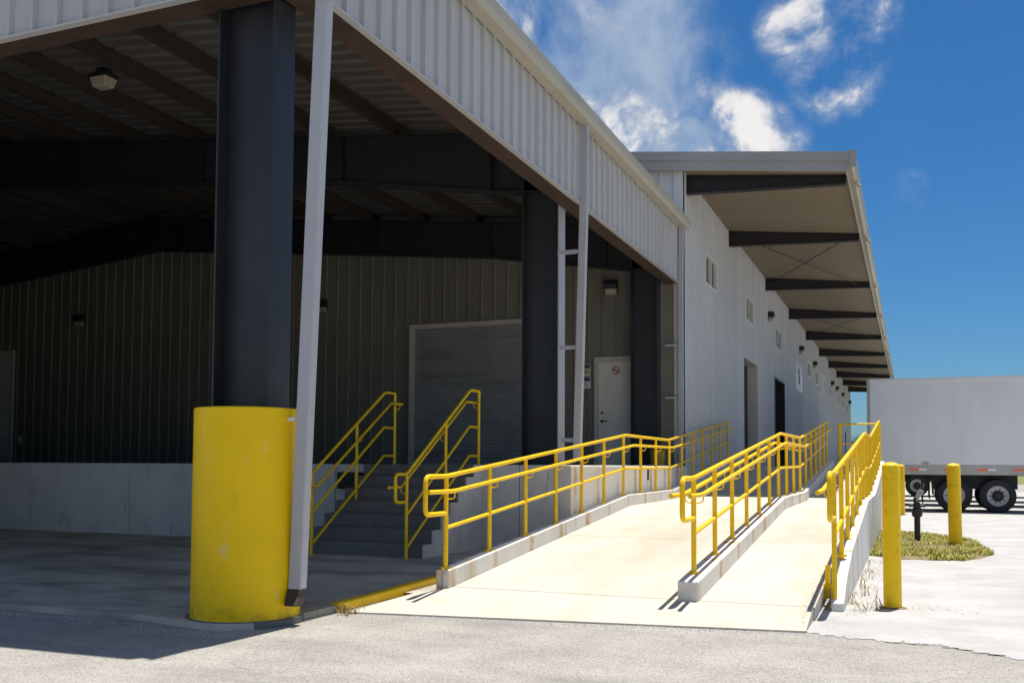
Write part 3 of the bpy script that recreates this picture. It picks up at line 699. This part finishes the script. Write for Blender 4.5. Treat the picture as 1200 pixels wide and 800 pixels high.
# ------------------------------------------------------------------ canopy
ca = thing('loading_canopy', (-5.3, 6.98, 0), 'dark open-sided steel canopy with ribbed white fascia over the loading dock', 'canopy')
def panel_col(u0, u1, z0, z1t, mt, loc, rz):
    inst('fascia_panel', sheet([(u0, u1, z0, z1t)], .305, .032).mesh('fascia_panel', M[mt]), ca, loc, rz)
fz0, fz1 = 5.39, 6.62
pm = sheet([(0, .305, fz0, fz1)], .305, .045, .056).mesh('fascia_panel', M['fascia'])
y = CY0
while y < YW - .1:
    inst('fascia_panel', pm, ca, (CX, y, 0), math.pi / 2); y += .305
x = CX - .305
while x > LX:
    zz = (rz_(x) + .16, rz_(x + .305) + .16)
    inst('fascia_panel', sheet([(0, .305, fz0, zz)], .305, .045, .056).mesh('fascia_panel', M['fascia']), ca, (x, CY0, 0), 0); x -= .305
# bottom flashing and brown edge beams behind the fascia
MB().box(CX - .02, CX + .052, CY0 - .02, YW - .05, fz0 - .022, fz0 - .002).build('drip_trim', M['fascia'], ca)
MB().box(LX, CX - .022, CY0 - .054, CY0 + .02, fz0 - .022, fz0 - .002).build('drip_trim', M['fascia'], ca)
MB().box(CX + .005, CX + .050, CY0 - .050, CY0 + .06, fz0, fz1).build('corner_trim', M['fascia'], ca)
MB().box(CX - .30, CX - .022, CY0 + .02, YW - .06, fz0 - .014, fz0 + .012).box(CX - .30, CX - .285, CY0 + .02, YW - .06, fz0 + .012, fz0 + .22).build('edge_beam', M['primer'], ca)
MB().box(LX, CX - .31, CY0 + .021, CY0 + .27, fz0 - .014, fz0 + .012).box(LX, CX - .31, CY0 + .255, CY0 + .27, fz0 + .012, fz0 + .22).build('edge_beam', M['primer'], ca)
# inner lining so that no light leaks through the fascia
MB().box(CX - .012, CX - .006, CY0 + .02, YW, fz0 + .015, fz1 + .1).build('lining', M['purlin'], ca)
# gutter
MB().prism([(CX + .034, fz1 - .03), (CX + 0.200, fz1 - .03), (CX + 0.235, fz1 + .05), (CX + 0.250, fz1 + .17), (CX + 0.235, fz1 + .185), (CX + 0.215, fz1 + .17), (CX + 0.190, fz1 + .0), (CX + .034, fz1)], 'y', CY0 - .05, YW + .22).build('gutter', M['trim'], ca)
MB().prism([(CX - .2, rz_(CX) + .27), (CX + .12, rz_(CX) + .24), (CX + .12, rz_(CX) + .21), (CX - .2, rz_(CX) + .24)], 'y', CY0 - .05, YW + .1).build('eave_flashing', M['fascia'], ca)
# rake trim along the front
MB().prism([(RX, rz_(RX) + .34), (CX + .1, rz_(CX) + .34), (CX + .1, rz_(CX) + .12), (RX, rz_(RX) + .12)], 'y', CY0 - .07, CY0 - .04).build('rake_trim', M['fascia'], ca)
# frames
RB = [(-5.0, 5.62), (-5.9, 5.70), (-9.0, 6.20), (-12, 6.50), (RX, 7.16)]
for yf in (6.98, 14.28, 20.72):
    b = MB()
    xsq = [p[0] for p in RB]
    low = RB + [(2 * RX - p, z) for p, z in reversed(RB[:-1])]
    up = [(x, rz_(x)) for x, _ in low]
    for (l0, l1, u0, u1) in zip(low, low[1:], up, up[1:]):
        b.prism([l0, l1, u1, u0], 'y', yf - .007, yf + .007)
        for (p, q, s_) in ((l0, l1, 1), (u0, u1, -1)):
            b.prism([p, q, (q[0], q[1] + .02 * s_), (p[0], p[1] + .02 * s_)], 'y', yf - .13, yf + .13)
    for xs_ in (-6.2, -9, -12, -15, -18):
        b.prism([(xs_, interp([(-p, z) for p, z in RB], -xs_) + .02), (xs_ + .015, interp([(-p, z) for p, z in RB], -xs_) + .02), (xs_ + .015, rz_(xs_) - .02), (xs_, rz_(xs_) - .02)], 'y', yf - .11, yf + .11)
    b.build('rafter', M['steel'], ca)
    for (c0, c1) in ((-5.62, -5.02), (2 * RX + 5.02, 2 * RX + 5.62)):
        zb = 1.36 if yf > 13 else .05
        w = MB(); zt = 6.5
        w.box(c0 + .02, c1 - .02, yf - .007, yf + .007, zb, zt).box(c0, c0 + .02, yf - .15, yf + .15, zb, zt).box(c1 - .02, c1, yf - .15, yf + .15, zb, zt)
        w.box(c0 - .06, c1 + .06, yf - .2, yf + .2, zb, zb + .025)
        w.build('column', M['steel'], ca)
    # knee brace angle
    MB().tube([(-5.9, yf - .02, 5.75), (-5.2, yf + .6, 6.45)], .02, 6).build('flange_brace', M['steel'], ca)
# purlins: Z sections along the canopy
def purl(x):
    z = rz_(x); s_ = .105 if x > RX else -.105
    return MB().prism([(x - .075, z), (x + .005, z), (x + .005, z + .19), (x + .075, z + .19), (x + .075, z + .2), (x - .005, z + .2), (x - .005, z + .01), (x - .075, z + .01)], 'y', CY0 + .03, YW - .05)
x = CX - .45
while x > LX + .3:
    purl(x).build('purlin', M['purlin'], ca); x -= 1.42
# roof sheets: ribs run down the slope
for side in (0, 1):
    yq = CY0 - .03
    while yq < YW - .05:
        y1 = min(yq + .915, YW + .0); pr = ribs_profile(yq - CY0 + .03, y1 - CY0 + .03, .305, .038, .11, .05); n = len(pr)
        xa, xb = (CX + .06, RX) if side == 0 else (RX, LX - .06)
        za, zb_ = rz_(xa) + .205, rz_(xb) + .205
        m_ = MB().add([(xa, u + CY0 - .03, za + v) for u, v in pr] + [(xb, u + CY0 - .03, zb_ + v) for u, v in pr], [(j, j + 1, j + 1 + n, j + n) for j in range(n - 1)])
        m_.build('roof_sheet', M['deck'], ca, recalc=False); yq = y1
# unseen side wall added to keep the canopy interior dark
MB().box(LX - .05, LX + .0, CY0, YW, 0, 6.75).build('side_wall', M['tan'], ca)
# unseen front sheets added to block light from the left interior
x = -14.5
while x > LX + .1:
    inst('light_block_sheet', sheet([(0, .915, .05, fz0 - .03)], .305, .03).mesh('light_block_sheet', M['clad']), ca, (x - .915, CY0 + .04, 0), 0); x -= .915
# downspouts with straps
def rectube(b, pts, hw, hd):
    pr = [[(p[0] - hw, p[1] - hd, p[2]), (p[0] + hw, p[1] - hd, p[2]), (p[0] + hw, p[1] + hd, p[2]), (p[0] - hw, p[1] + hd, p[2])] for p in pts]; b.sweep(pr, None)
d1 = MB(); rectube(d1, [(-4.53, 6.86, 6.62), (-4.54, 6.86, 5.3), (-4.80, 6.98, .42), (-4.80, 6.97, .30)], .062, .052)
d1o = d1.build('downspout', M['pipe'], ca, bevel=.012)
nz = MB(); rectube(nz, [(-4.80, 6.97, .30), (-4.80, 6.95, .24), (-4.785, 6.90, .17)], .064, .056); nz.build('nozzle', M['purlin'], d1o, bevel=.01)
MB().box(-4.93, -4.80, 6.905, 6.92, 1.715, 1.745).build('strap', M['white'], d1o)
d2 = MB(); rectube(d2, [(-4.572, 14.1, 6.62), (-4.585, 14.1, 5.3), (-4.76, 14.33, 1.62), (-4.76, 14.33, 1.46)], .062, .052)
d2o = d2.build('downspout', M['pipe'], ca, bevel=.012)
for z in (4.65, 3.18, 1.75): 
    t = (5.3 - z) / (5.3 - 1.62); xx = -4.585 - .175 * t; y_ = 14.1 + .23 * t
    MB().box(-5.02, xx - .05, y_ - .02, y_ + .02, z - .03, z + .03).build('strap', M['pipe'], d2o)
d3 = MB(); rectube(d3, [(-4.585, 21.0, 6.60), (-4.60, 21.0, 5.3), (-4.60, 21.0, 1.4)], .055, .05)
d3o = d3.build('downspout', M['pipe'], ca, bevel=.01)
for z in (4.0, 2.85): MB().box(-4.95, -4.655, 20.97, 21.0, z - .02, z + .02).build('strap', M['pipe'], d3o)
# pale sheet over a dark column flange, sky light put into its colour
for yf in (14.28,): MB().box(-5.019, -5.004, yf - .145, yf + .145, 1.4, 6.3).build('lit_flange_sheet', M['pipe'], ca)

# ceiling lamp under the canopy
cl = thing('ceiling_lamp', (-11.02, 10.98, 7.2), 'boxy frosted lamp hanging under the dark canopy roof', 'lamp')
lx, ly, lz = -11.10, 10.92, 7.10
MB().box(lx - .17, lx + .17, ly - .13, ly + .13, lz, lz + .06).box(lx - .08, lx + .08, ly - .08, ly + .08, lz + .06, rz_(lx) + .01).build('housing', M['black'], cl)
def frust(z0, a0, b0, z1, a1, b1): return MB().add([(lx - a0, ly - b0, z0), (lx + a0, ly - b0, z0), (lx + a0, ly + b0, z0), (lx - a0, ly + b0, z0), (lx - a1, ly - b1, z1), (lx + a1, ly - b1, z1), (lx + a1, ly + b1, z1), (lx - a1, ly + b1, z1)], [(0, 3, 2, 1), (4, 5, 6, 7), (0, 1, 5, 4), (1, 2, 6, 5), (2, 3, 7, 6), (3, 0, 4, 7)])
frust(lz - .14, .12, .095, lz - .001, .155, .125).build('diffuser', M['lens'], cl, bevel=.012)

# ------------------------------------------------------------------ column guard and bollards
cg = thing('column_guard', (-5.33, 6.98, .06), 'huge scuffed yellow concrete cylinder round the foot of the dark steel column', 'column guard')
gp = [(.40, .03), (.468, .03), (.468, .055), (.460, .07), (.460, 1.815), (.452, 1.826), (.36, 1.832), (0, 1.832)]
MB().lathe(gp, (-5.33, 6.98, 0), 72).build('shell', M['yguard'], cg)
MB().lathe([(0, -.02), (.50, -.02), (.50, .055), (.47, .06)], (-5.33, 6.98, 0), 48).build('footing', M['steps'], cg)
def bollard(label, x, y, r, h, tilt=0):
    t = thing('bollard', (x, y, 0), label, 'bollard', 'yellow bollards beside the ramp')
    pr = [(r, -.05), (r, h - r * .55)] + [(r * math.cos(a), h - r * .55 + r * .55 * math.sin(a)) for a in (math.pi / 2 * k / 6 for k in range(1, 7))]
    o = MB().lathe(pr, (x, y, 0), 28).build('pipe', M['yellow'], t)
    MB().lathe([(r + .004, 0), (r + .05, .004), (r + .035, .012), (r + .003, .016)], (x, y, 0), 20).build('collar', M['soil'], t)
    t.rotation_euler = (0, tilt, 0)
bollard('tall yellow bollard beside the foot of the ramp wall', -.17, 10.1, .083, 1.40)
bollard('yellow bollard standing in the grass patch', .715, 18.5, .108, 1.43, -.012)
bollard('yellow bollard out on the concrete in front of the trailer wheels', -.24, 30.0, .10, 1.44)
yb = thing('yellow_bin', (-4.97, 20.35, 1.36), 'short yellow post on the dock at the building corner behind the railing', 'bollard')
MB().lathe([(0, 1.36), (.15, 1.36), (.165, 1.74), (.155, 1.76), (.14, 1.755), (.135, 1.70), (0, 1.69)], (-4.97, 20.35, 0), 20).build('drum', M['ybin'], yb)
MB().lathe([(.165, 1.70), (.174, 1.705), (.174, 1.745), (.166, 1.75)], (-4.97, 20.35, 0), 20).build('rim', M['primer'], yb)

# standpipe
sp = thing('standpipe', (.11, 19.0, 0), 'short dark standpipe with a pale tilted cap in the grass patch', 'hydrant')
MB().lathe([(.085, .0), (.085, .03), (.052, .05), (.052, .46), (.085, .48), (.092, .54), (.085, .61), (.06, .64), (.06, .70), (.045, .73), (0, .74)], (.11, 19.0, 0), 20).build('barrel', M['black'], sp)
MB().tube([(-.01, 19.0, .665), (.23, 19.0, .665)], .022, 10).tube([(-.02, 19.0, .665), (.0, 19.0, .665)], .036, 8).tube([(.22, 19.0, .665), (.24, 19.0, .665)], .036, 8).build('outlet', M['black'], sp)
MB().box(.05, .10, 18.95, 19.05, .71, .82).build('bonnet', M['black'], sp, bevel=.015)
MB().prism([(.09, .73), (.20, .86), (.235, .93), (.165, .96), (.10, .88), (.075, .79)], 'y', 18.965, 19.0).build('cap', M['pipe'], sp, bevel=.010)

# ------------------------------------------------------------------ grass patch and weeds
gpts = [(-.60, 15.9), (-.1, 15.45), (.71, 15.55), (1.2, 16.9), (1.08, 19.8), (.36, 21.4), (-.58, 22.0)]
def inside(x, y):
    c = False; n = len(gpts)
    for i in range(n):
        (x1, y1), (x2, y2) = gpts[i], gpts[(i + 1) % n]
        if (y1 > y) != (y2 > y) and x < (x2 - x1) * (y - y1) / (y2 - y1) + x1: c = not c
    return c
rr = random.Random(21)
sb = []
for i in range(len(gpts)):
    (x1, y1), (x2, y2) = gpts[i], gpts[(i + 1) % len(gpts)]
    for k in range(8):
        t = k / 8; sb.append((x1 + (x2 - x1) * t + rr.uniform(-.05, .05), y1 + (y2 - y1) * t + rr.uniform(-.08, .08)))
so = MB(); so.add([(.25, 18.5, .05)] + [(x, y, .006) for x, y in sb], [(0, i + 1, (i + 1) % len(sb) + 1) for i in range(len(sb))])
tag(so.build('soil_patch', M['soil'], recalc=False), kind='structure')
def blade(b, x, y, z, h, w, lean, az):
    dx, dy = math.cos(az), math.sin(az); px, py = -dy * w, dx * w
    b.add([(x - px, y - py, z), (x + px, y + py, z), (x + dx * lean * .45 + px * .7, y + dy * lean * .45 + py * .7, z + h * .65), (x + dx * lean * .45 - px * .7, y + dy * lean * .45 - py * .7, z + h * .65), (x + dx * lean, y + dy * lean, z + h)], [(0, 1, 2, 3), (3, 2, 4)])
gb = MB(); cnt = 0
while cnt < 15000:
    x, y = rr.uniform(-.65, 1.25), rr.uniform(15.4, 22)
    if not inside(x, y): continue
    if math.sin(x * 5.1 + y * 2.3) + math.sin(x * 2.2 - y * 3.7) + rr.uniform(-1.3, 1.3) < -.55: continue
    blade(gb, x, y, .01, rr.uniform(.015, .075), rr.uniform(.004, .010), rr.uniform(.02, .09), rr.uniform(0, 6.28)); cnt += 1
tag(gb.build('grass_patch', M['grass'], recalc=False), 'patchy yellow green grass growing round the standpipe and bollard', 'grass', kind='stuff')
def weeds(name, label, spots, n, hh, mt='dry'):
    b = MB()
    for (x, y, s_) in spots:
        for i in range(n):
            blade(b, x + rr.gauss(0, s_), y + rr.gauss(0, s_ * 1.6), .0, rr.uniform(.3, 1) * hh, rr.uniform(.002, .006), rr.uniform(.3, 1.2) * hh, rr.uniform(0, 6.28))
    tag(b.build(name, M[mt], recalc=False), label, 'weeds', kind='stuff')
weeds('weeds', 'dry straw coloured weeds along the foot of the ramp side wall', [(-.52, 10.2, .04), (-.5, 10.9, .05), (-.50, 11.6, .06), (-.5, 12.5, .06), (-.48, 13.4, .07), (-.5, 14.5, .07), (-.45, 9.8, .05), (-.3, 10.0, .05)], 16, .15)
weeds('weed_tuft', 'little dry weed tuft at the end of the yellow kerb', [(-4.82, 7.72, .03), (-4.70, 7.68, .04)], 50, .09)
# leaf litter and pebbles at the foot of the wall
lt = MB()
for i in range(260):
    t = rr.random(); x = -.55 + abs(rr.gauss(0, .16)); y = 9.4 + rr.random() * 5
    if rr.random() < .25: x, y = rr.uniform(-.6, .6), 10.1 + rr.gauss(0, .1)
    if rr.random() < .12: x, y = -.84 + rr.gauss(0, .02), rr.uniform(8.5, 10.5); 
    s_ = rr.uniform(.004, .013); a_ = rr.uniform(0, 3.14); z = .008 if x > -.8 else zr(y) + .004
    lt.add([(x + s_ * math.cos(a_), y + s_ * math.sin(a_), z), (x - s_ * .5 * math.sin(a_), y + s_ * .5 * math.cos(a_), z + s_ * .5), (x - s_ * math.cos(a_), y - s_ * math.sin(a_), z), (x + s_ * .5 * math.sin(a_), y - s_ * .5 * math.cos(a_), z + .002)], [(0, 1, 2, 3)])
tag(lt.build('leaf_litter', M['dry'], recalc=False), 'scattered dry leaf litter and grit beside the ramp wall', 'litter', kind='stuff')
sb_ = thing('post_stub', (-.765, 9.95, .1), 'chipped yellow post stub at the foot of the ramp side wall', 'post')
MB().tube([(-.755, 9.98, .12), (-.75, 9.98, .40)], [.03, .026], 10).build('stub', M['yellow'], sb_)
MB().box(-.80, -.715, 9.93, 10.03, .08, .215).build('plate', M['yellow'], sb_)
# loose gravel swept up against the apron and the slab edge
gv = MB()
for i in range(1500):
    if rr.random() < .7:
        x = rr.uniform(-4.8, -.6); y = fa(x) - abs(rr.gauss(0, .10)) - .012
    else:
        x = rr.uniform(-8.0, -4.9); y = 6.50 - abs(rr.gauss(0, .10)) - (.12 if -5.9 < x < -4.95 else 0)
    q = rr.uniform(.003, .010); a_ = rr.uniform(0, 6.28)
    c_, d_ = math.cos(a_) * q, math.sin(a_) * q
    gv.add([(x + c_, y + d_, 0), (x - d_, y + c_, 0), (x - c_, y - d_, 0), (x + d_, y - c_, 0), (x, y, q * 1.1)], [(0, 1, 4), (1, 2, 4), (2, 3, 4), (3, 0, 4)])
tag(gv.build('loose_gravel', M['yard'], recalc=False), 'loose grit along the edge of the asphalt', 'gravel', kind='stuff')
# ------------------------------------------------------------------ trailers
def trailer(Y, axles, label, group):
    X0, X1, W = -1.23, 14.9, 2.59
    t = thing('trailer', (X0, Y, 0), label, 'trailer', group)
    zb, zt = 1.43, 4.10
    MB().box(X0 + .10, X1, Y + .012, Y + W - .012, zb, zt - .06).build('body', M['trailer'], t)
    k = X0 + .10
    pn = 0
    while k < X1 - .1:
        k1 = min(k + 1.22, X1); MB().box(k + .0012, k1 - .0012, Y, Y + .014, zb + .003, zt - .10).build('side_panel', M['trailer'], t); k = k1; pn += 1
    MB().box(X0 + .09, X1, Y - .02, Y + .05, zt - .10, zt).box(X0 + .09, X1, Y + W - .05, Y + W + .02, zt - .10, zt).build('top_rail', M['white'], t, bevel=.012)
    MB().box(X0 + .05, X1 + .02, Y - .012, Y + W + .01, zt + .001, zt + .03).build('roof', M['white'], t)
    MB().box(X0, X0 + .10, Y - .022, Y + W + .02, 1.10, zt + .02).build('rear_frame', M['rail_al'], t, bevel=.01)
    br = MB().box(X0 + .1, X1, Y - .018, Y + .03, 1.14, zb).build('bottom_rail', M['rail_al'], t)
    x = X0 + .25; i = 0
    while x < X1 - .5:
        MB().box(x, x + .28, Y - .0225, Y - .0185, 1.265, 1.325).build('red_tape', M['tape_r'], br)
        MB().box(x + .285, x + .49, Y - .0225, Y - .0185, 1.268, 1.322).build('white_tape', M['tape_w'], br); x += .96
    MB().box(X0 + .1, X1, Y + .06, Y + W - .06, 1.12, 1.40).build('floor_frame', M['black'], t)
    MB().box(X0 + .05, X0 + .13, Y + .25, Y + W - .25, .52, .62).box(X0 + .06, X0 + .12, Y + .6, Y + .68, .6, 1.12).box(X0 + .06, X0 + .12, Y + W - .68, Y + W - .6, .6, 1.12).build('underride_bar', M['black'], t)
    MB().box(axles[0] - .6, axles[1] + .6, Y + .75, Y + .95, .70, 1.13).box(axles[0] - .6, axles[1] + .6, Y + W - .95, Y + W - .75, .70, 1.13).build('bogie', M['black'], t)
    MB().box(axles[0] - .9, axles[0] - .87, Y + .05, Y + .7, .25, 1.1).box(axles[0] - .9, axles[0] - .87, Y + W - .7, Y + W - .05, .25, 1.1).build('mud_flap', M['rubber'], t)
    lg = MB()
    for yy in (Y + .35, Y + W - .5): lg.box(11.2, 11.36, yy, yy + .15, .05, 1.15).box(11.1, 11.46, yy - .06, yy + .21, 0, .06)
    lg.build('landing_gear', M['black'], t)
    for ax in axles:
        MB().tube([(ax, Y + .3, .51), (ax, Y + W - .3, .51)], .065, 10).build('axle', M['black'], t)
        for yy, sg in ((Y + .04, 1), (Y + W - .04, -1)):
            def wprof(pr): return [(r, yy + sg * d) for r, d in pr]
            wl = MB().lathe(wprof([(.29, .02), (.31, .0), (.46, .0), (.505, .03), (.51, .10), (.51, .20), (.50, .26), (.47, .28), (.47, .36), (.50, .38), (.51, .42), (.51, .54), (.50, .60), (.3, .62)]), (ax, 0, .51), 36, 'y').build('wheel', M['rubber'], t)
            MB().lathe(wprof([(.305, .012), (.30, .0), (.285, .01), (.27, .05), (.24, .11), (.19, .12), (.17, .10), (.165, .05)]), (ax, 0, .51), 30, 'y').build('rim', M['rim'], wl)
            hub = MB().lathe(wprof([(.165, .06), (.13, .06), (.11, .0), (.08, -.03), (0, -.035)]), (ax, 0, .51), 18, 'y'); hub.build('hub', M['black'], wl)
            hb = MB()
            for q in range(10):
                a_ = 2 * math.pi * q / 10; hb.lathe([(0, yy + sg * .085), (.022, yy + sg * .085), (.022, yy + sg * .125)], (ax + .20 * math.cos(a_), 0, .51 + .20 * math.sin(a_)), 8, 'y')
            hb.build('wheel_nuts', M['black'], wl)
    return t
trailer(32.62, (1.24, 2.44), 'grey white box trailer with red and white tape, foremost of the parked row', None)
for Y, ax, lab in ((37.6, (1.52, 2.82), 'white box trailer parked second in the row, right behind the foremost trailer'), (42.6, (1.75, 3.15), 'white box trailer parked third in the row behind the foremost trailer')): trailer(Y, ax, lab, 'box trailers parked behind the foremost one')
trailer(49.5, (.30, 1.55), 'white box trailer parked last in the row, wheels set nearer the building', 'box trailers parked behind the foremost one')
# marker plate on the trailer side
mp_ = thing('marker_lamp', (.55, 32.6, 1.5), 'small dull plate low on the side of the foremost trailer', 'plate')
MB().box(.36, .54, 32.598, 32.618, 1.455, 1.53).build('plate', M['lens'], mp_)

# ------------------------------------------------------------------ far trees
def tree(x, y, h, r, label):
    t = thing('tree', (x, y, 0), label, 'tree', 'far trees beyond the trailers'); q = random.Random(int(x * 10 + y))
    b = MB().tube([(x, y, 0), (x + .1, y, h * .35), (x, y, h * .7)], [.28, .2, .08], 8)
    for k in range(6):
        a_ = k * 1.05; b.tube([(x, y, h * .35 + k * .3), (x + math.cos(a_) * r * .6, y + math.sin(a_) * r * .6, h * .6 + k * .25)], [.09, .03], 6)
    b.build('trunk', M['bark'], t)
    c = MB(); cl_ = [(q.gauss(0, r * .45), q.gauss(0, r * .45), h * .68 + q.gauss(0, h * .13), q.uniform(.5, 1.1)) for _ in range(22)]
    for _ in range(2600):
        cx0, cy0, cz0, cr0 = q.choice(cl_); px, py, pz = x + cx0 + q.gauss(0, cr0 * .55), y + cy0 + q.gauss(0, cr0 * .55), cz0 + q.gauss(0, cr0 * .5)
        s_ = q.uniform(.08, .22); v = [Vector((q.uniform(-1, 1), q.uniform(-1, 1), q.uniform(-1, 1))) * s_ for _ in range(3)]
        p = Vector((px, py, pz)); c.add([p + v[0], p + v[1], p + v[2]], [(0, 1, 2)])
    c.build('crown', M['leaf'], t, recalc=False)
for x, y, h, r, l in ((-8.0, 190, 7.2, 3.2, 'rounded far tree beside the end of the warehouse'), (-4.2, 205, 7.8, 3.4, 'far tree in the gap by the trailer rear'), (1, 200, 6.5, 3, 'far tree hidden by the parked trailers'), (-12, 210, 6, 3, 'low far tree behind the warehouse end')): tree(x, y, h, r, l)
